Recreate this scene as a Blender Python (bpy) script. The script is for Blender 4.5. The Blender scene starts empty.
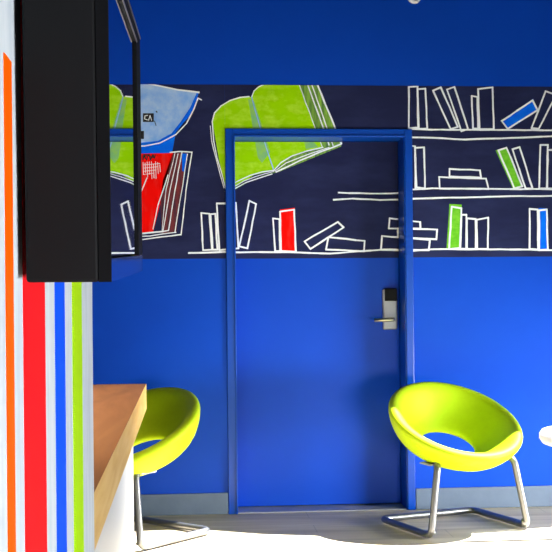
import bpy, bmesh, math, random
from mathutils import Vector, Matrix
random.seed(7)
C = bpy.context.scene.collection
PI = math.pi
# ------------------------------------------------------------------ camera
F = 1138.0; TH = math.radians(4.52); ROLL = 0.009; H = 1.174; D = 6.26; PX, PY = 276.0, 300.0
fw = Vector((math.sin(TH), math.cos(TH), 0)); r0 = Vector((math.cos(TH), -math.sin(TH), 0)); u0 = Vector((0, 0, 1))
rt = (r0 - ROLL*u0).normalized(); up = (u0 + ROLL*r0).normalized()
cd = bpy.data.cameras.new('camera'); cam = bpy.data.objects.new('camera', cd); C.objects.link(cam)
cd.sensor_width = 36; cd.lens = F/552*36; cd.shift_y = 24/552; cd.clip_start = 0.02
m = Matrix((rt, up, -fw)).transposed().to_4x4(); m.translation = (0, 0, H); cam.matrix_world = m
bpy.context.scene.camera = cam
# ------------------------------------------------------------------ light
vs = bpy.context.scene.view_settings
vs.view_transform = 'Standard'; vs.look = 'None'; vs.gamma = 1; vs.use_curve_mapping = False; vs.exposure = 0.35
w = bpy.data.worlds.new('sky'); bpy.context.scene.world = w; w.use_nodes = True
bg = w.node_tree.nodes['Background']; bg.inputs[0].default_value = (0.75, 0.87, 1, 1); bg.inputs[1].default_value = 0.06
SX, SY = 0.62, 0.12
sd = bpy.data.lights.new('sun', 'SUN'); sd.energy = 28; sd.angle = math.radians(0.6); sd.color = (.97, .985, 1)
so = bpy.data.objects.new('sun', sd); C.objects.link(so)
so.rotation_euler = Vector((SX, SY, 1)).to_track_quat('Z', 'Y').to_euler(); so.location = (3, 3, 6)
def area(name, loc, target, sx, sy, e, col, spread=180):
    l = bpy.data.lights.new(name, 'AREA'); l.shape = 'RECTANGLE'; l.size = sx; l.size_y = sy; l.energy = e; l.color = col
    o = bpy.data.objects.new(name, l); C.objects.link(o); o.location = loc
    o.rotation_euler = (Vector(loc)-Vector(target)).to_track_quat('Z', 'Y').to_euler(); l.spread = math.radians(spread); return o
area('partition_fill', (1.9, -.2, 0.35), (-.17, 1.5, 0.5), 1.6, 0.6, 78, (0.93, 0.97, 1))  # unseen area light added to brighten the striped partition
area('window_daylight', (3.9, 4.7, 0.45), (0.5, 6.3, 0.0), 1.3, 0.7, 42, (0.93, 0.97, 1), 84)

cl = area('counter_fill', (-.72, 3.75, 2.75), (-.72, 3.7501, 0), .3, 2.9, 16, (1, .86, .68)); cl.data.spread = math.radians(55); cl.rotation_euler = (0, 0, 0)  # unseen warm light added above the counter to brighten the worktop
# ------------------------------------------------------------------ helpers
def ray(px, py):
    a, b = px-PX, -(py-PY)
    return (F*fw + a*rt + b*up)
def W(px, py, Y=D):                       # point of the plane Y seen at a photo pixel
    v = ray(px, py); t = Y/v.y; return (v.x*t, H + v.z*t)
def tag(o, label=None, cat=None, group=None, kind=None):
    if label: o['label'] = label
    if cat: o['category'] = cat
    if group: o['group'] = group
    if kind: o['kind'] = kind
    return o
def empty(name, loc, rz=0, parent=None):
    o = bpy.data.objects.new(name, None); C.objects.link(o); o.location = loc; o.rotation_euler = (0, 0, rz)
    o.empty_display_size = .1
    if parent: o.parent = parent
    return o
def obj(name, bm, mats, parent=None, smooth=False):
    me = bpy.data.meshes.new(name); bmesh.ops.recalc_face_normals(bm, faces=bm.faces[:]) if not getattr(bm, 'keepn', False) else None
    bm.to_mesh(me); bm.free()
    for mm in (mats if isinstance(mats, (list, tuple)) else [mats]): me.materials.append(mm)
    if smooth:
        for p in me.polygons: p.use_smooth = True
    o = bpy.data.objects.new(name, me); C.objects.link(o)
    if parent: o.parent = parent
    return o
def bevel(o, w, seg=2):
    md = o.modifiers.new('bevel', 'BEVEL'); md.width = w; md.segments = seg; md.limit_method = 'ANGLE'; return o
def box(bm, x0, x1, y0, y1, z0, z1, mi=0):
    vs_ = [bm.verts.new((x, y, z)) for x in (x0, x1) for y in (y0, y1) for z in (z0, z1)]
    for f in ((0,1,3,2),(4,6,7,5),(0,4,5,1),(2,3,7,6),(0,2,6,4),(1,5,7,3)):
        fc = bm.faces.new([vs_[i] for i in f]); fc.material_index = mi
    return vs_
def round_path(pts, r, n=6):
    P = [Vector(p) for p in pts]; out = [P[0]]
    for i in range(1, len(P)-1):
        a, b, c = P[i-1], P[i], P[i+1]
        d1 = (a-b).normalized(); d2 = (c-b).normalized()
        ang = d1.angle(d2); t = min(r/math.tan(ang/2), (a-b).length*.49, (c-b).length*.49)
        s, e = b+d1*t, b+d2*t
        for k in range(n+1):
            q = k/n; out.append(s*(1-q)**2 + b*2*q*(1-q) + e*q*q)
    out.append(P[-1]); return out
def tube(bm, pts, r, seg=14, closed=False):
    P = [Vector(p) for p in pts]; rings = []; n = len(P); prev = None
    for i, p in enumerate(P):
        if closed: t = (P[(i+1) % n]-P[i-1]).normalized()
        else: t = (P[min(i+1, n-1)]-P[max(i-1, 0)]).normalized()
        ref = prev if prev is not None else (Vector((0, 0, 1)) if abs(t.z) < .9 else Vector((1, 0, 0)))
        a = (ref - t*ref.dot(t)).normalized(); b = t.cross(a); prev = a
        rr = r[i] if isinstance(r, (list, tuple)) else r
        rings.append([bm.verts.new(p + (a*math.cos(2*PI*k/seg)+b*math.sin(2*PI*k/seg))*rr) for k in range(seg)])
    for i in range(n if closed else n-1):
        A, B = rings[i], rings[(i+1) % n]
        for k in range(seg): bm.faces.new((A[k], A[(k+1) % seg], B[(k+1) % seg], B[k]))
    if not closed: bm.faces.new(rings[0][::-1]); bm.faces.new(rings[-1])
def lathe(bm, prof, c=(0, 0, 0), seg=48):
    rings = []
    for (r, z) in prof:
        if r < 1e-6: rings.append([bm.verts.new((c[0], c[1], c[2]+z))])
        else: rings.append([bm.verts.new((c[0]+r*math.cos(2*PI*k/seg), c[1]+r*math.sin(2*PI*k/seg), c[2]+z)) for k in range(seg)])
    for A, B in zip(rings, rings[1:]):
        for k in range(seg):
            k2 = (k+1) % seg
            if len(A) == 1 and len(B) == 1: continue
            if len(A) == 1: bm.faces.new((A[0], B[k], B[k2]))
            elif len(B) == 1: bm.faces.new((A[k], B[0], A[k2]))
            else: bm.faces.new((A[k], A[k2], B[k2], B[k]))
# ------------------------------------------------------------------ materials
def mat(name, col, rough=.5, metal=0, noise=None, scale=(8, 8, 8), bump=0, col2=None, spec=.5, coat=0):
    M = bpy.data.materials.new(name); M.use_nodes = True; nt = M.node_tree; b = nt.nodes['Principled BSDF']
    b.inputs['Base Color'].default_value = (*col, 1); b.inputs['Roughness'].default_value = rough; b.inputs['Metallic'].default_value = metal
    b.inputs['Specular IOR Level'].default_value = spec; b.inputs['Coat Weight'].default_value = coat
    tc = nt.nodes.new('ShaderNodeTexCoord'); mp = nt.nodes.new('ShaderNodeMapping'); mp.inputs['Scale'].default_value = scale
    nz = nt.nodes.new('ShaderNodeTexNoise'); nz.inputs['Scale'].default_value = 1; nz.inputs['Detail'].default_value = 6; nz.inputs['Roughness'].default_value = .6
    nt.links.new(tc.outputs['Object'], mp.inputs[0]); nt.links.new(mp.outputs[0], nz.inputs[0])
    if col2:
        rp = nt.nodes.new('ShaderNodeValToRGB'); lo, hi = noise or (.35, .65)
        rp.color_ramp.elements[0].position = lo; rp.color_ramp.elements[1].position = hi
        rp.color_ramp.elements[0].color = (*col, 1); rp.color_ramp.elements[1].color = (*col2, 1)
        nt.links.new(nz.outputs[0], rp.inputs[0]); nt.links.new(rp.outputs[0], b.inputs['Base Color'])
    if bump:
        bp = nt.nodes.new('ShaderNodeBump'); bp.inputs['Strength'].default_value = bump; bp.inputs['Distance'].default_value = .002
        nt.links.new(nz.outputs[0], bp.inputs['Height']); nt.links.new(bp.outputs[0], b.inputs['Normal'])
    return M
def lin(r, g, b):
    f = lambda c: (c/255/12.92) if c <= 10 else ((c/255+.055)/1.055)**2.4
    return (f(r), f(g), f(b))
BLUE = mat('blue_paint', (0, .056, .50), .45, col2=(0, .060, .52), scale=(5, 5, 5), bump=.05, spec=.15)
LEAF = mat('blue_door_paint', (0, .055, .50), .4, col2=(0, .059, .52), scale=(4, 4, 4), spec=.16)
FRM = mat('blue_gloss_paint', (0, .058, .42), .32, spec=.3)
NAVY = mat('chalkboard_navy', lin(30, 35, 72), .75, col2=lin(42, 49, 90), scale=(3, 3, 9), noise=(.4, .75), spec=.12)
CHALK = mat('white_chalk', lin(244, 250, 255), .9, spec=.1)
GREEN = mat('lime_chalk', lin(158, 222, 0), .9, col2=lin(188, 235, 60), scale=(14, 14, 22), noise=(.45, .7), spec=.05)
DGREEN = mat('green_page_edge', lin(60, 105, 55), .8, col2=lin(140, 190, 60), scale=(60, 3, 6))
TEAL = mat('teal_smudge', lin(120, 190, 130), .8, col2=lin(150, 205, 90), scale=(20, 20, 20))
SGREEN = mat('green_marker', lin(95, 190, 10), .9, col2=lin(125, 210, 45), scale=(30, 30, 50))
LBLUE = mat('pale_blue_chalk', lin(130, 182, 250), .9, col2=lin(180, 212, 252), scale=(14, 14, 14))
DBLUE = mat('bright_blue_paint', lin(0, 100, 250), .9, col2=lin(10, 120, 255), scale=(14, 14, 14), spec=.1)
RED = mat('red_chalk', lin(255, 12, 5), .9, col2=lin(250, 55, 50), scale=(30, 3, 8), noise=(.5, .75), spec=.05)
DRED = mat('dark_red_pages', lin(130, 40, 40), .8, col2=lin(70, 30, 50), scale=(60, 3, 8))
BLACK = mat('black_ink', (.01, .01, .012), .8)
BASE = mat('grey_vinyl', lin(98, 112, 132), .55, col2=lin(106, 120, 140), spec=.3)
WHITE = mat('white_paint', lin(238, 240, 242), .6)
CONC = mat('pale_grey_wallpaper', lin(196, 206, 216), .75, col2=lin(216, 223, 230), scale=(10, 30, 6), bump=.1, spec=.1)
PORANGE = mat('orange_stripe', lin(255, 95, 0), .8, spec=.05); PRED = mat('red_stripe', lin(252, 22, 30), .8, spec=.05)
PBLUE = mat('blue_stripe', lin(5, 85, 250), .8, spec=.05); PLIME = mat('lime_stripe', lin(175, 228, 0), .8, spec=.05)
CHROME = mat('brushed_chrome', (.22, .22, .22), .36, .8)
STEEL = mat('satin_steel', (.40, .41, .42), .5, .5)
LIME = mat('lime_upholstery', lin(172, 200, 0), .6, scale=(60, 60, 60), bump=.12, col2=lin(176, 204, 3), spec=.25)
TVB = mat('black_plastic', (.006, .006, .007), .6, spec=.15); TVG = mat('satin_black', (.004, .004, .005), .6, spec=.1)
SCR = mat('glossy_screen', (.5, .53, .6), .012, 1)
RIMM = mat('grey_metal_trim', (.35, .33, .33), .35, 1)
DARKC = mat('dark_grey_plaster', (.06, .06, .065), .9)
TAN = mat('beige_lens', lin(170, 165, 150), .5)

def wood(name, c1, c2, c3, sc, rough=.5, plank=None):
    M = bpy.data.materials.new(name); M.use_nodes = True; nt = M.node_tree; b = nt.nodes['Principled BSDF']; N = nt.nodes.new; L = nt.links.new
    b.inputs['Roughness'].default_value = rough
    tc = N('ShaderNodeTexCoord'); mp = N('ShaderNodeMapping'); mp.inputs['Scale'].default_value = sc
    nz = N('ShaderNodeTexNoise'); nz.inputs['Scale'].default_value = 1; nz.inputs['Detail'].default_value = 8; nz.inputs['Distortion'].default_value = .6
    rp = N('ShaderNodeValToRGB'); e = rp.color_ramp.elements; e[0].position = .3; e[0].color = (*c1, 1); e[1].position = .7; e[1].color = (*c3, 1)
    k = e.new(.5); k.color = (*c2, 1)
    L(tc.outputs['Object'], mp.inputs[0]); L(mp.outputs[0], nz.inputs[0]); L(nz.outputs[0], rp.inputs[0])
    if plank:
        br = N('ShaderNodeTexBrick'); br.inputs['Scale'].default_value = 1; br.inputs['Brick Width'].default_value = plank[0]; br.inputs['Row Height'].default_value = plank[1]
        br.inputs['Mortar Size'].default_value = .0015; br.inputs['Color1'].default_value = (.86, .86, .86, 1); br.inputs['Color2'].default_value = (1, 1, 1, 1); br.inputs['Mortar'].default_value = (.5, .5, .5, 1)
        mx = N('ShaderNodeMix'); mx.data_type = 'RGBA'; mx.blend_type = 'MULTIPLY'; mx.inputs[0].default_value = 1
        L(tc.outputs['Object'], br.inputs[0]); L(rp.outputs[0], mx.inputs[6]); L(br.outputs[0], mx.inputs[7]); L(mx.outputs[2], b.inputs['Base Color'])
    else: L(rp.outputs[0], b.inputs['Base Color'])
    return M
FLOOR = wood('grey_laminate', lin(188, 170, 142), lin(212, 196, 168), lin(228, 214, 188), (1.2, 14, 1), .5, (1.3, .19))
OAK = wood('oak_veneer', lin(150, 98, 52), lin(172, 114, 64), lin(188, 130, 78), (9, 1.3, 9), .7)
OAKE = wood('oak_edge', lin(232, 182, 92), lin(242, 198, 112), lin(248, 208, 130), (12, 2, 20), .7)

# ------------------------------------------------------------------ structure
# door opening on the wall plane and the mural band heights
fxl, fzt = W(225.4, 128.9); fxr, _ = W(413.2, 300)
fxl = W(226.6, 300)[0]
ZT = W(320, 129.1)[1]
FWD = 0.046                                   # width of the frame face
OXL, OXR, OZT = fxl+FWD, fxr-.042, ZT-.040     # opening
REC = .15; YL = D+REC                         # leaf recess
BZ1 = W(330, 85.4)[1]; BZ0 = W(330, 257.9)[1]
LW = -1.6; RW = 3.4; ZC = 2.88; TW = .12
bm = bmesh.new()
def wallpiece(x0, x1, z0, z1): box(bm, x0, x1, D, D+TW+.12, z0, z1)
wallpiece(LW, OXL, 0, ZC); wallpiece(OXR, RW+1.6, 0, ZC); wallpiece(OXL, OXR, OZT, ZC)
tag(obj('wall_back', bm, BLUE), 'deep blue painted back wall around the door', kind='structure')
bm = bmesh.new(); box(bm, LW-.1, RW+1.6, -2.5, D+.4, -.1, 0)
tag(obj('floor', bm, FLOOR), kind='structure')
# ceiling: solid over the left and along the back wall, its bowed edge and skylight opening invented to shape the sun patch
edge = [(-.247, 6.16), (.12, 5.85), (.46, 5.68), (.8, 5.585), (1.2, 5.56), (1.57, 5.60), (2.2, 5.72), (3.2, 5.85)]
sh = [(x+SX*ZC, y+SY*ZC+.03) for x, y in edge]
CX0 = -.25+SX*ZC
up_e = [(x, y) for x, y in sh if y < D]
poly = [(LW-.1, -2.5), (RW+1.6, -2.5), (RW+1.6, D+.3), (LW-.1, D+.3), (LW-.1, 6.2), (CX0-.02, 6.2)] + up_e + [(3.9, 5.9), (3.9, 4.1), (2.8, 4.1), (2.8, 4.95), (CX0-.02, 4.95), (CX0-.02, 6.19), (LW-.1, 6.19)]
bm = bmesh.new(); vsl = [bm.verts.new((x, y, ZC)) for x, y in poly]; f = bm.faces.new(vsl)
g = bmesh.ops.extrude_face_region(bm, geom=[f]); bmesh.ops.translate(bm, verts=[v for v in g['geom'] if isinstance(v, bmesh.types.BMVert)], vec=(0, 0, .15))
bmesh.ops.triangulate(bm, faces=[f for f in bm.faces if len(f.verts) > 4])
tag(obj('ceiling', bm, DARKC), kind='structure')
bm = bmesh.new(); box(bm, LW-.1, LW, -2.5, D, 0, ZC); tag(obj('wall_left', bm, DARKC), kind='structure')
bm = bmesh.new(); box(bm, 4.2, 4.3, -2.5, D, 0, ZC); tag(obj('wall_right', bm, DARKC), kind='structure')  # unseen wall added to block sun and sky from the right
bm = bmesh.new(); box(bm, LW-.1, RW+1.6, -2.6, -2.5, 0, ZC); tag(obj('wall_front', bm, DARKC), kind='structure')
# striped partition at the left
XS = -.1605; YE = XS*F/(93.4-186)*1.0
def ys(px): return -XS*F/(186-px)
bm = bmesh.new(); box(bm, XS-.14, XS, -.6, YE, 0, 2.7, 0)
def stripe(p0, p1, z1, mi): box(bm, XS-.001, XS+.0012, ys(p0), ys(p1), .0, z1, mi)
ztop = 1.174+237/F*1.07
stripe(8.7, 15.6, ztop, 1); stripe(25.6, 46.2, 2.7, 2); stripe(56.5, 65.6, 2.7, 3); stripe(73.4, 82.3, 2.7, 4)
tag(obj('wall_partition', bm, [CONC, PORANGE, PRED, PBLUE, PLIME]), 'pale grey partition wall with orange, red, blue and lime vertical stripes', kind='structure')
# baseboards
bzt = .118
for nm, a, b_ in (('baseboard_left', LW, fxl-.001), ('baseboard_right', fxr+.004, RW+1.6)):
    bm = bmesh.new(); box(bm, a, b_, D-.012, D-.0002, .001, bzt); tag(bevel(obj(nm, bm, BASE), .003), kind='structure')
# thin dark strip on the floor
bm = bmesh.new(); box(bm, 1.30, 3.2, 5.385, 5.405, .0003, .002); tag(obj('floor_strip_1', bm, TVB), 'thin dark strip on the floor', kind='structure')
# door
door = empty('door_1', ((OXL+OXR)/2, D, 0)); tag(door, 'blue door with chalk bookshelf painting across its top and a steel lever lock', kind='structure')
def rel(bm): bmesh.ops.translate(bm, verts=bm.verts[:], vec=-Vector(door.location)); return bm
bm = bmesh.new()
P = -.014
for a, b_, c_, d_ in ((fxl, OXL, 0, ZT), (OXR, fxr, 0, ZT), (OXL, OXR, OZT, ZT)):
    box(bm, a, b_, D+P, D, c_, d_)
bd = .006                                       # inner bead of the frame
box(bm, OXL-.004, OXL+bd, D-.02, YL+.03, 0, OZT+.004); box(bm, OXR-bd, OXR+.004, D-.006, YL+.03, 0, OZT+.004); box(bm, OXL, OXR, D-.02, YL+.03, OZT-bd, OZT+.006)
fr = obj('door_frame', rel(bm), FRM, door); bevel(fr, .003)
bm = bmesh.new(); box(bm, OXL+bd+.002, OXR-bd-.003, YL, YL+.045, .012, OZT-bd-.003)
leaf = obj('door_leaf', rel(bm), LEAF, door)
bm = bmesh.new(); box(bm, OXL-.02, OXR+.02, YL+.05, YL+.08, 0, OZT+.02); obj('door_backing', rel(bm), BLACK, door)
bm = bmesh.new(); box(bm, OXL-.01, OXR+.01, D-.004, YL+.02, .0005, .006); obj('threshold', rel(bm), STEEL, door)
# lock on the leaf
def L3(px, py, y=YL): x, z = W(px, py, y); return x-door.location.x, z
x0, zt = L3(382, 289); x1, zb = L3(397, 329.5); yl = REC
bm = bmesh.new(); box(bm, x0, x1, yl-.022, yl, zb, zt)
lp = obj('lock_plate', bm, STEEL, door); bevel(lp, .012, 4)
a0, b1 = L3(384, 288.5); a1, b0 = L3(396, 301)
bm = bmesh.new(); box(bm, a0, a1, yl-.034, yl-.018, b0, b1); o = obj('card_reader', bm, TVB, lp); bevel(o, .004)
hx, hz = L3(392, 319.6); ex, _ = L3(372.5, 319)
bm = bmesh.new(); tube(bm, round_path([(hx, yl-.02, hz), (hx, yl-.062, hz), (ex, yl-.066, hz-.001)], .016), .0105, 14)
lathe_bm = bm; o = obj('lever_handle', bm, mat('warm_steel', (.62, .58, .38), .35, 1), lp, True)

# ------------------------------------------------------------------ mural painting
def clip(poly, a, b, c):                       # keep a*x+b*z <= c
    out = []
    for i in range(len(poly)):
        p, q = poly[i-1], poly[i]; dp = a*p[0]+b*p[1]-c; dq = a*q[0]+b*q[1]-c
        if (dp <= 0) != (dq <= 0):
            t = dp/(dp-dq); out.append((p[0]+(q[0]-p[0])*t, p[1]+(q[1]-p[1])*t))
        if dq <= 0: out.append(q)
    return out
def clips(poly, hs):
    for h in hs:
        poly = clip(poly, *h)
        if len(poly) < 3: return []
    return poly
XLi, XRi = OXL+bd+.002, OXR-bd-.003
XMAX = W(640, 200)[0]; XMIN = W(60, 200)[0]
wall_regions = [[(1, 0, fxl-.0005), (-1, 0, -XMIN), (0, 1, BZ1), (0, -1, -BZ0)], [(-1, 0, -fxr-.0005), (1, 0, XMAX), (0, 1, BZ1), (0, -1, -BZ0)],
                [(-1, 0, -fxl), (1, 0, fxr), (0, -1, -ZT-.0005), (0, 1, BZ1)]]
lbz0 = W(330, 258.2, YL)[1]
leaf_regions = [[(-1, 0, -XLi), (1, 0, XRi), (0, 1, OZT-bd-.004), (0, -1, -lbz0)]]
class Paint:
    def __init__(s): s.w = bmesh.new(); s.l = bmesh.new(); s.mats = []
    def mi(s, m):
        if m not in s.mats: s.mats.append(m)
        return s.mats.index(m)
    def slab(s, bm, poly, y, t, mi):
        if len(poly) < 3: return
        q = []
        for p in poly:
            if not q or (abs(p[0]-q[-1][0])+abs(p[1]-q[-1][1])) > 1e-6: q.append(p)
        if len(q) > 2 and (abs(q[0][0]-q[-1][0])+abs(q[0][1]-q[-1][1])) < 1e-6: q.pop()
        if len(q) < 3: return
        try:
            A = [bm.verts.new((p[0], y-t, p[1])) for p in q]; f = bm.faces.new(A); f.material_index = mi
            B = [bm.verts.new((p[0], y, p[1])) for p in q]
            for i in range(len(q)):
                g = bm.faces.new((A[i-1], A[i], B[i], B[i-1])); g.material_index = mi
            if len(q) > 4: bmesh.ops.triangulate(bm, faces=[f])
        except ValueError: pass
    def poly(s, pts, m, t):
        mi = s.mi(m)
        for R in wall_regions: s.slab(s.w, clips([W(x, y) for x, y in pts], R), D-.0004, t, mi)
        for R in leaf_regions: s.slab(s.l, clips([W(x, y, YL) for x, y in pts], R), YL, t, mi)
    def line(s, pts, m=None, wd=1.7, t=.0028, closed=False, jit=.25):
        m = m or CHALK
        if closed: pts = list(pts)+[pts[0]]
        # subdivide with a hand drawn wobble
        q = []
        for a, b in zip(pts, pts[1:]):
            n = max(1, int(math.hypot(b[0]-a[0], b[1]-a[1])/9))
            for k in range(n):
                u = k/n; j = 0 if k == 0 else jit
                q.append((a[0]+(b[0]-a[0])*u+random.uniform(-j, j), a[1]+(b[1]-a[1])*u+random.uniform(-j, j)))
        q.append(pts[-1])
        nn = []
        for i in range(len(q)):
            a = q[max(i-1, 0)]; b = q[min(i+1, len(q)-1)]; dx, dy = b[0]-a[0], b[1]-a[1]; l = math.hypot(dx, dy) or 1; nn.append((-dy/l, dx/l))
        # each segment as its own quad, ends overlapping a little
        for i in range(len(q)-1):
            a, b = q[i], q[i+1]; dx, dy = b[0]-a[0], b[1]-a[1]; l = math.hypot(dx, dy)
            if l < .05: continue
            ux, uy = dx/l, dy/l; e = wd*.35; h = wd*.5*random.uniform(.88, 1.12)
            a2 = (a[0]-ux*e, a[1]-uy*e); b2 = (b[0]+ux*e, b[1]+uy*e)
            s.poly([(a2[0]-uy*h, a2[1]+ux*h), (b2[0]-uy*h, b2[1]+ux*h), (b2[0]+uy*h, b2[1]-ux*h), (a2[0]+uy*h, a2[1]-ux*h)], m, t+random.uniform(0, .0002))
def build(p, name, label, wparent, lparent):
    if len(p.w.verts):
        o = obj(name, p.w, p.mats, wparent); tag(o, label)
    if len(p.l.verts):
        bmesh.ops.translate(p.l, verts=p.l.verts[:], vec=-Vector(door.location)); o = obj(name, p.l, p.mats, lparent); tag(o, label)
mural = empty('bookshelf_mural', (0, 0, 0)); tag(mural, 'long dark navy chalkboard mural of hand drawn books and shelves across the blue wall', 'mural')
p = Paint(); p.poly([(40, 60), (660, 60), (660, 280), (40, 280)], NAVY, .0010); build(p, 'chalkboard_band', None, mural, leaf)
# faint chalk smears
# big green open book
p = Paint()
halo = [(209, 121), (214, 108), (230, 97), (249, 94), (256, 84), (320, 80), (346, 146), (330, 153), (288, 165), (274, 176), (237, 192), (224, 194), (214, 160)]
p.poly([(212.5, 122), (216, 111), (230, 100), (249, 96.6), (251.6, 97.2), (274, 170.5), (254, 175), (236, 186.5), (226, 190.5), (219, 160)], GREEN, .0016)
p.poly([(251, 97), (256.5, 88), (264, 84), (299, 84), (323, 147.4), (292.4, 155.6), (273.9, 170.5)], GREEN, .0018)
p.poly([(297, 84), (317.5, 84), (341.5, 143.5), (323, 149)], DGREEN, .0016)
p.poly([(276, 172), (283, 163), (292, 156), (323, 148), (341.5, 143), (300, 162)], DGREEN, .0017)
p.poly([(248, 99), (254, 101), (270, 152), (262, 163), (258, 158)], TEAL, .0021)
p.poly([(300, 128), (312, 140), (318, 147), (306, 149)], TEAL, .0020)
p.poly([(224, 192), (273.9, 172), (341, 144), (341, 146.5), (280, 171.5), (254, 179), (236, 189)], DGREEN, .0014)
L = p.line
L([(212.2, 121.6), (214.5, 113), (221, 106), (230, 100.6), (240, 97.5), (249, 96.6)], wd=1.3)
L([(251.6, 97.2), (254, 91), (258.5, 87), (264, 84.5)], wd=1.1)
L([(251.6, 97.2), (258, 120), (266, 147), (273.9, 170.5)], wd=1.0, m=LBLUE)
L([(212.2, 121.6), (213.6, 140.7), (217, 158), (221.7, 173.3), (226.5, 191)], wd=1.1); L([(210.3, 126), (211.6, 141), (219, 170), (224, 188)], wd=.8)
L([(273.9, 170.5), (262, 172), (250, 175.5), (238, 181), (226, 187.5)], wd=1.0); L([(273.9, 171.5), (256, 176.5), (244, 181), (230, 189)], wd=.8)
L([(272, 174), (258, 178.5), (246, 182.5), (236, 188), (228, 193)], wd=1.0)
L([(273.9, 170.5), (281, 162.5), (292, 156), (307, 151), (323, 147.4)], wd=1.1); L([(275, 171), (286, 163), (300, 157.5), (329, 147.5)], wd=.9)
L([(276, 172), (300, 160.5), (320, 152), (341.3, 144)], wd=1.4)
L([(299.2, 85), (322.3, 147.4)], wd=.9); L([(307.3, 84), (319, 116), (329, 145)], wd=1.4); L([(311.4, 84), (333, 145.5)], wd=1.1); L([(317, 84), (329, 113), (341.3, 143.5)], wd=1.7)
L([(271, 172), (275.5, 170)], m=BLACK, wd=2)
build(p, 'green_open_book', 'large lime green open book painted over the door head', mural, leaf)
# pale blue page
p = Paint(); L = p.line
p.poly([(100, 83), (141.8, 83.2), (158.3, 84.7), (176, 89.8), (198.5, 92.8), (196, 104), (188.8, 117), (176, 131), (172, 153.7), (100, 156)], DBLUE, .0014)
p.poly([(100, 83), (141.8, 83.2), (150, 83.5), (176, 89.8), (196.5, 93.3), (190, 108), (180.5, 122), (171, 134), (158, 141), (100, 147)], LBLUE, .0018)
L([(149, 84), (163, 86.8), (178, 90), (199, 92.5)], wd=1.6); L([(100, 147), (145, 146), (160, 143), (176, 134.5), (186.5, 123.5), (194, 109), (198, 98.2), (201.5, 100)], wd=1.2)
L([(162, 139.5), (175, 132.5), (184, 121), (193, 105)], wd=1.6, m=DBLUE)
p.poly([(143, 113.4), (153.8, 113.4), (153.8, 122), (143, 122)], BLACK, .0030)
L([(147.6, 115.5), (145, 116), (144.6, 119), (147.4, 120)], wd=.9, t=.0033, jit=0); L([(148.6, 120.4), (150.1, 115.6), (151.6, 120.4)], wd=.8, t=.0033, jit=0)
L([(156.4, 111.5), (157, 112.2)], m=BLACK, wd=1.2); L([(154.5, 121), (156, 125.5)], m=BLACK, wd=.8)
p.poly([(138, 131), (144, 131), (144, 139), (138, 139)], BLACK, .0030)
build(p, 'blue_open_book', 'pale blue painted book page with bright blue edge', mural, leaf)
# red book
p = Paint(); L = p.line
p.poly([(120, 154), (173, 153), (163, 180), (160, 205), (153, 232.5), (120, 236)], RED, .0016)
p.poly([(166, 153), (187, 153), (176, 233), (162, 233), (160, 200)], DRED, .0014)
p.poly([(182, 153.5), (187, 153.5), (184.5, 172), (182, 171)], DBLUE, .0020)
L([(147, 178), (138, 200), (132, 220)], wd=1.0); L([(168, 175), (158, 205), (153, 229)], wd=1.0)
L([(178, 154), (170, 190), (163, 231)], wd=.9); L([(182, 152), (175, 190), (168.5, 230.5)], wd=1.1); L([(175, 153), (166, 190), (162, 232)], wd=.7)
L([(192, 152), (186, 190), (181, 235)], wd=1.1); L([(187.5, 154), (181, 195), (175, 232)], wd=.9); L([(170, 152.5), (180, 151.5), (191.8, 152.2)], wd=1.1)
L([(163, 231.5), (168, 230.5)], wd=1); L([(125, 234.5), (143, 233.5), (163, 231.5)], wd=1.5); L([(125, 240.5), (143, 239.5), (181, 234.5)], wd=1.2); L([(130, 237), (150, 236), (176, 232.3)], wd=1.0)
for k in range(9):                                                    # scribbled words on the red page
    L([(143+k*2.1, 163+random.uniform(-2, 2)), (143.5+k*2.1, 175+random.uniform(-4, 4))], wd=.6, t=.0024)
for k in range(4): L([(143, 165+k*3.2), (160-k*2, 163.5+k*3.2)], wd=.5, t=.0024)
zz = [(143+k*1.25, 156.5+random.uniform(-4, 4)) for k in range(11)]
L(zz, m=BLACK, wd=1.0, t=.0034); L([(143+k*1.4, 155.5+random.uniform(-2, 3)) for k in range(9)], m=BLACK, wd=.9, t=.0034)
build(p, 'red_book', 'bright red painted book with white page lines', mural, leaf)
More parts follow.
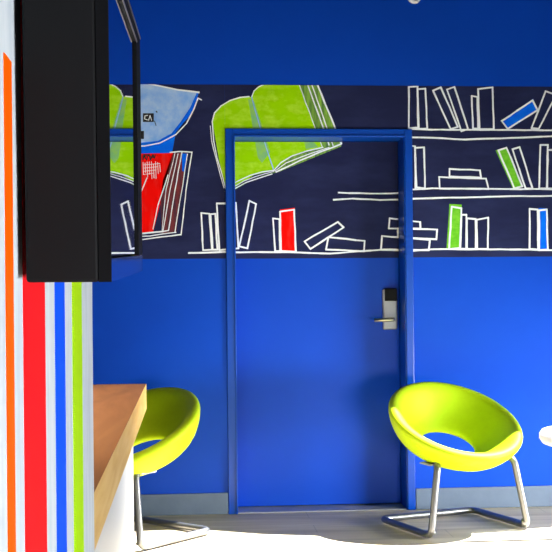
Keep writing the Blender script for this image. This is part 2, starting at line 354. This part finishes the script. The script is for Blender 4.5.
# chalk shelves and small books
p = Paint(); L = p.line
L([(412, 129), (432, 129.8), (480, 130), (552, 130.4), (620, 130.5)]); L([(412, 137.4), (432, 137.8), (465, 139.6), (500, 138.5), (552, 136.3), (620, 136)])
L([(412.3, 189.5), (432, 188.3), (500, 189), (552, 189.3), (620, 189.5)]); L([(412.3, 198.7), (432, 198.2), (500, 196.5), (552, 195.9), (620, 196)])
L([(338.5, 192.6), (370, 193.6), (412, 193)]); L([(333.5, 199.8), (352.6, 198.6), (380, 200), (412, 199.6)])
L([(188.7, 253), (224, 251.9), (240, 252.4), (290, 252.2), (330, 253.6), (350, 252), (381, 249.8), (412, 251), (432, 249.3), (500, 249.3), (552, 250.2), (620, 250)], wd=1.7)
B = [[(408.7, 87), (417.4, 86.5), (418, 127.6), (408.7, 128.3)], [(417.6, 89.2), (425.2, 88.7), (427.2, 128.7), (418.7, 129)], [(433, 90.7), (440.7, 87.4), (457.7, 127), (450.5, 129.1)],
 [(446.8, 89.6), (454.2, 87), (467.9, 129.1), (461.3, 131.3)], [(471.6, 96), (477.2, 97), (478, 128.7), (472.9, 128.7)], [(478, 89.1), (492.4, 87.4), (493.7, 129.1), (479.4, 129.1)],
 [(501.6, 121), (532.4, 100.4), (537.4, 110.2), (507.7, 129)], [(545.5, 91.3), (556, 95), (538.5, 129), (531.3, 128.2)], [(414.8, 147.9), (423.9, 147.4), (424.8, 188.5), (416.5, 187.4)],
 [(449.4, 168.9), (479.8, 170.4), (480.9, 177.6), (449.4, 176.5)], [(439, 177), (485.9, 178.7), (488.5, 189), (439.6, 188.5)], [(498.3, 150.4), (506.3, 147.8), (522.2, 186.3), (514.2, 188.5)],
 [(512.4, 149.3), (519.4, 147.2), (532.4, 188.5), (525.5, 188.5)], [(540.3, 145), (547.7, 145), (546.6, 188.5), (539, 188.5)], [(547.7, 150), (556, 150), (557, 188.5), (547, 188.5)],
 [(201.2, 213), (209.3, 213.8), (212, 249.7), (203.1, 250.2)], [(210.4, 214.3), (215.3, 213.8), (217.5, 249.7), (212.6, 249.7)], [(216.7, 203.5), (235.7, 203), (238.4, 248.3), (219.4, 250.2)],
 [(249.3, 200.8), (256, 204), (247.4, 248.3), (239.2, 246.4)], [(272.9, 218.4), (279.5, 219.2), (280, 251), (275.1, 251)], [(280, 211.6), (294.1, 209.7), (295.8, 251.8), (281, 251)],
 [(304.5, 241.5), (337.8, 222), (343.5, 227.4), (310.4, 249)], [(328.3, 237.2), (364.6, 240.9), (363.9, 251.3), (326, 249.6)], [(382, 236), (429.8, 240), (428.7, 250.2), (380.9, 249.6)],
 [(397.8, 228.5), (437, 229.6), (436.3, 239.3), (397.8, 237.2)], [(389.6, 218.3), (420, 222), (420.4, 228.5), (388.7, 228.5)], [(451.6, 206.7), (461.3, 208.3), (459.8, 248), (449, 249.1)],
 [(461.3, 214.8), (466.3, 214.8), (466.1, 249.1), (460, 248.7)], [(466.8, 218.3), (475.5, 219.1), (475.5, 249), (466.8, 249)], [(476.6, 219.8), (488.1, 217.6), (487.7, 249), (476.9, 249)],
 [(529.4, 208.9), (537.4, 209.6), (538, 249.6), (529.4, 249)], [(539, 210.4), (546.6, 209.6), (547.7, 249.6), (539, 250.2)]]
for b in B: L(b, closed=True)
L([(412.3, 146), (415, 146.5), (415.5, 188.5)])
p.poly([(500.4, 121), (533, 98.8), (538.2, 110.2), (508, 130)], DBLUE, .0018)
p.poly([(495.5, 150.4), (506.5, 146.8), (522.4, 186.3), (513, 188.8)], SGREEN, .0018)
p.poly([(280, 209.5), (294.8, 207.8), (296, 252), (280.6, 251.5)], RED, .0018)
p.poly([(449.4, 204), (461.6, 204.6), (460.5, 249), (446.4, 249)], SGREEN, .0018)
p.poly([(538.5, 208), (547, 208.3), (548, 250), (538.6, 250.6)], DBLUE, .0018)
build(p, 'chalk_drawn_books', 'white chalk outlines of shelves and small books', mural, leaf)

# ------------------------------------------------------------------ chairs
def make_chair(name, label, loc, rz, sx=0):
    t = empty(name, loc, rz); tag(t, label, 'chair', 'lime round lounge chairs')
    # shell (tilted ring shaped bucket), local -Y is the front
    R, tilt, zc, yc = SH
    prof = PROF
    seg = 96; bm = bmesh.new(); rings = []
    ct, st = math.cos(tilt), math.sin(tilt)
    for (r, h) in prof:
        ring = []
        for k in range(seg):
            a = 2*PI*k/seg; x = r*math.cos(a); y = r*math.sin(a)
            back = .5+.5*math.sin(a)
            hh = h*(1-.10*(1-back))
            # rim plane rises to the back
            Y = y*ct - hh*st; Z = y*st + hh*ct
            ring.append(bm.verts.new((x+sx, yc+Y, zc+Z)))
        rings.append(ring)
    n = len(rings)
    for i in range(n):
        A, B_ = rings[i], rings[(i+1) % n]
        for k in range(seg): bm.faces.new((A[k], A[(k+1) % seg], B_[(k+1) % seg], B_[k]))
    s = obj('seat_shell', bm, LIME, t, True); md = s.modifiers.new('sub', 'SUBSURF'); md.levels = 1; md.render_levels = 1
    # seam welt under the rim
    r = .0175; wx, yf, yb = .285, -.235, .225
    bm = bmesh.new()
    pts = [(-wx, yf, r+.004), (-wx, yb, r+.004), (wx, yb, r+.004), (wx, yf, r+.004)]
    tube(bm, round_path([(-wx+.02, yf-.028, r+.03)]+[(-wx, yf-.0, r+.004)]+pts[1:3]+[(wx, yf, r+.004)]+[(wx-.02, yf-.028, r+.03)], .05, 8), r)
    obj('floor_runner', bm, CHROME, t, True)
    for sg in (-1, 1):
        bm = bmesh.new()
        tube(bm, round_path([(sg*(wx-.008), yf+.05, r+.004), (sg*(wx), yf-.03, r+.004), (sg*(wx-.06), yf+.0, .36), (sg*(wx-.085), yf+.10, .375)], .045, 8), r*.98)
        obj('leg', bm, CHROME, t, True)
        bm = bmesh.new(); box(bm, sg*(wx-.06)-.03, sg*(wx-.06)+.022, yf+.02, yf+.12, .352, .36); obj('mounting_bracket', bm, STEEL, t)
    return t
SH = (.345, math.radians(28.5), .550, -.075)
PROF = [(.158, -.178), (.215, -.172), (.275, -.135), (.318, -.078), (.342, -.030), (.351, .000), (.346, .018), (.332, .027), (.314, .026), (.292, .013), (.268, -.014), (.238, -.052), (.196, -.098), (.160, -.128), (.142, -.144), (.138, -.158), (.144, -.172)]
def world(xc, d): return (xc*math.cos(TH)+d*math.sin(TH), -xc*math.sin(TH)+d*math.cos(TH), 0)
make_chair('lounge_chair', 'lime green round lounge chair with open ring seat standing right of the door', world(.895, 5.88), math.radians(24-4.52), -.018)
make_chair('lounge_chair', 'lime green round lounge chair partly hidden behind the wooden counter end', world(-.705, 5.71), math.radians(-38-4.52), .05)

# ------------------------------------------------------------------ counter
CF = -.183; CY0, CY1 = YE+.02, 5.19; CZ = .80
ct_ = empty('counter', (-.6, (CY0+CY1)/2, 0)); tag(ct_, 'thick oak topped counter on a white base running behind the striped partition', 'counter')
off = -Vector(ct_.location)
bm = bmesh.new(); box(bm, -1.05, CF-.0, CY0, CY1, CZ-.114, CZ)
bm.faces.ensure_lookup_table()
for f in bm.faces:
    f.material_index = 0 if abs(f.calc_center_median().z-CZ) < .001 else 1
bmesh.ops.translate(bm, verts=bm.verts[:], vec=off); tp = obj('worktop', bm, [OAK, OAKE], ct_)
bm = bmesh.new(); box(bm, -.98, -.243, CY0+.01, CY1-.03, .001, CZ-.1145); bmesh.ops.translate(bm, verts=bm.verts[:], vec=off); obj('base_panel', bm, mat('white_laminate', lin(215, 222, 230), .5), ct_)

# ------------------------------------------------------------------ television
TVVX, TVVY = 206, 248
ax = ray(TVVX, TVVY).normalized()                           # long axis, near to far
Y1 = 1.1
def at(px, py, y): x, z = W(px, py, y); return Vector((x, y, z))
nb = at(111.5, 282, Y1)                                      # near bottom corner of the screen side
lenTV = .555
k = ((nb + ax*.3).y)
# find the length so that the far end lands on x = 144 in the photo
def proj(p):
    v = Vector(p)-Vector((0, 0, H)); d = v.dot(fw); 
    c = v.dot(rt), v.dot(up), v.dot(-(-fw)); return PX+F*c[0]/c[2], PY-F*c[1]/c[2]
lo, hi = .1, 1.5
for _ in range(40):
    mid = (lo+hi)/2
    if proj(nb+ax*mid)[0] < 142.6: lo = mid
    else: hi = mid
lenTV = lo
zax = Vector((0, 0, 1)); zax = (zax-ax*zax.dot(ax)).normalized(); nrm = ax.cross(zax).normalized()  # towards the room (+X)
if nrm.x < 0: nrm = -nrm
far = nb+ax*lenTV
lo, hi = .1, 1.0
for _ in range(40):
    mid = (lo+hi)/2
    if proj(far+zax*mid)[1] > 38: lo = mid
    else: hi = mid
hTV = lo
tv = empty('television', nb); tv.rotation_euler = Matrix((ax, -nrm, zax)).transposed().to_euler()   # local X along, Y into the wall, Z up
tag(tv, 'black wall television seen edge on, its glossy screen mirroring the mural', 'television')
print('TV', lenTV, hTV, nb, far)
thk = .081
BW = .085; lip = .025
bm = bmesh.new(); box(bm, 0, lenTV, .012, thk, 0, hTV)
o = obj('housing', bm, TVB, tv); bevel(o, .003)
bm = bmesh.new(); box(bm, .0, lenTV, .002, .0115, lip, hTV)
# frame ring around the screen
bm.free(); bm = bmesh.new()
box(bm, 0, .004, 0, .012, 0, hTV); box(bm, lenTV-BW, lenTV, 0, .012, lip-.002, hTV); box(bm, .004, lenTV-BW, 0, .012, hTV-.02, hTV)
o = obj('bezel', bm, TVG, tv)
bm = bmesh.new(); box(bm, .004, lenTV-BW, -.0012, 0.0, hTV-.0215, hTV-.019); box(bm, 0, lenTV, -.0012, 0.0, hTV-.002, hTV); obj('metal_edge', bm, RIMM, tv)
bm = bmesh.new(); box(bm, .004, lenTV-BW, .003, .0118, lip, hTV-.02); obj('screen', bm, SCR, tv)
bm = bmesh.new(); box(bm, .0045, lenTV, .0, .012, 0, lip-.0025); obj('lower_trim', bm, mat('clear_grey_gloss', (.25, .27, .32), .12, 1), tv)
bm = bmesh.new(); box(bm, .06, lenTV-.1, thk, thk+.004, .1, hTV-.1); obj('back_plate', bm, TVB, tv)
bm = bmesh.new(); box(bm, .18, .30, thk+.004, thk+.0095, .16, .30); obj('wall_bracket', bm, TVB, tv)

# ------------------------------------------------------------------ side table at the right edge
tx = world(*((623-276)/F*4.75, 4.75))
tb = empty('side_table', tx); tag(tb, 'round white low side table at the right edge of the picture', 'table')
tz = H-(432-297.2)/F*4.75
bm = bmesh.new(); lathe(bm, [(0, tz-.055), (.30, tz-.055), (.335, tz-.048), (.347, tz-.03), (.347, tz-.012), (.338, tz), (0, tz)], seg=72); obj('tabletop', bm, WHITE, tb, False)
bm = bmesh.new(); lathe(bm, [(0, .025), (.03, .025), (.03, tz-.056), (0, tz-.056)], seg=32); obj('pedestal', bm, CHROME, tb, True)
bm = bmesh.new(); lathe(bm, [(0, .001), (.30, .001), (.305, .008), (.28, .018), (.05, .028), (0, .028)], seg=64); obj('base_plate', bm, CHROME, tb, True)
# ------------------------------------------------------------------ small round sensor high on the wall
x, z = W(414, -3.2)
sn = empty('wall_sensor', (x, D, z)); tag(sn, 'small round white sensor with beige centre high on the blue wall', 'sensor')
def disc(prof, m, nm):
    bm = bmesh.new(); lathe(bm, prof, seg=40); bmesh.ops.rotate(bm, verts=bm.verts[:], matrix=Matrix.Rotation(PI/2, 3, 'X')); obj(nm, bm, m, sn, True)
disc([(0, .0005), (.040, .0005), (.040, .014), (.034, .022), (.025, .022), (.022, .014), (0, .014)], WHITE, 'ring')
disc([(0, .0142), (.0215, .0142), (.016, .020), (0, .022)], TAN, 'lens')
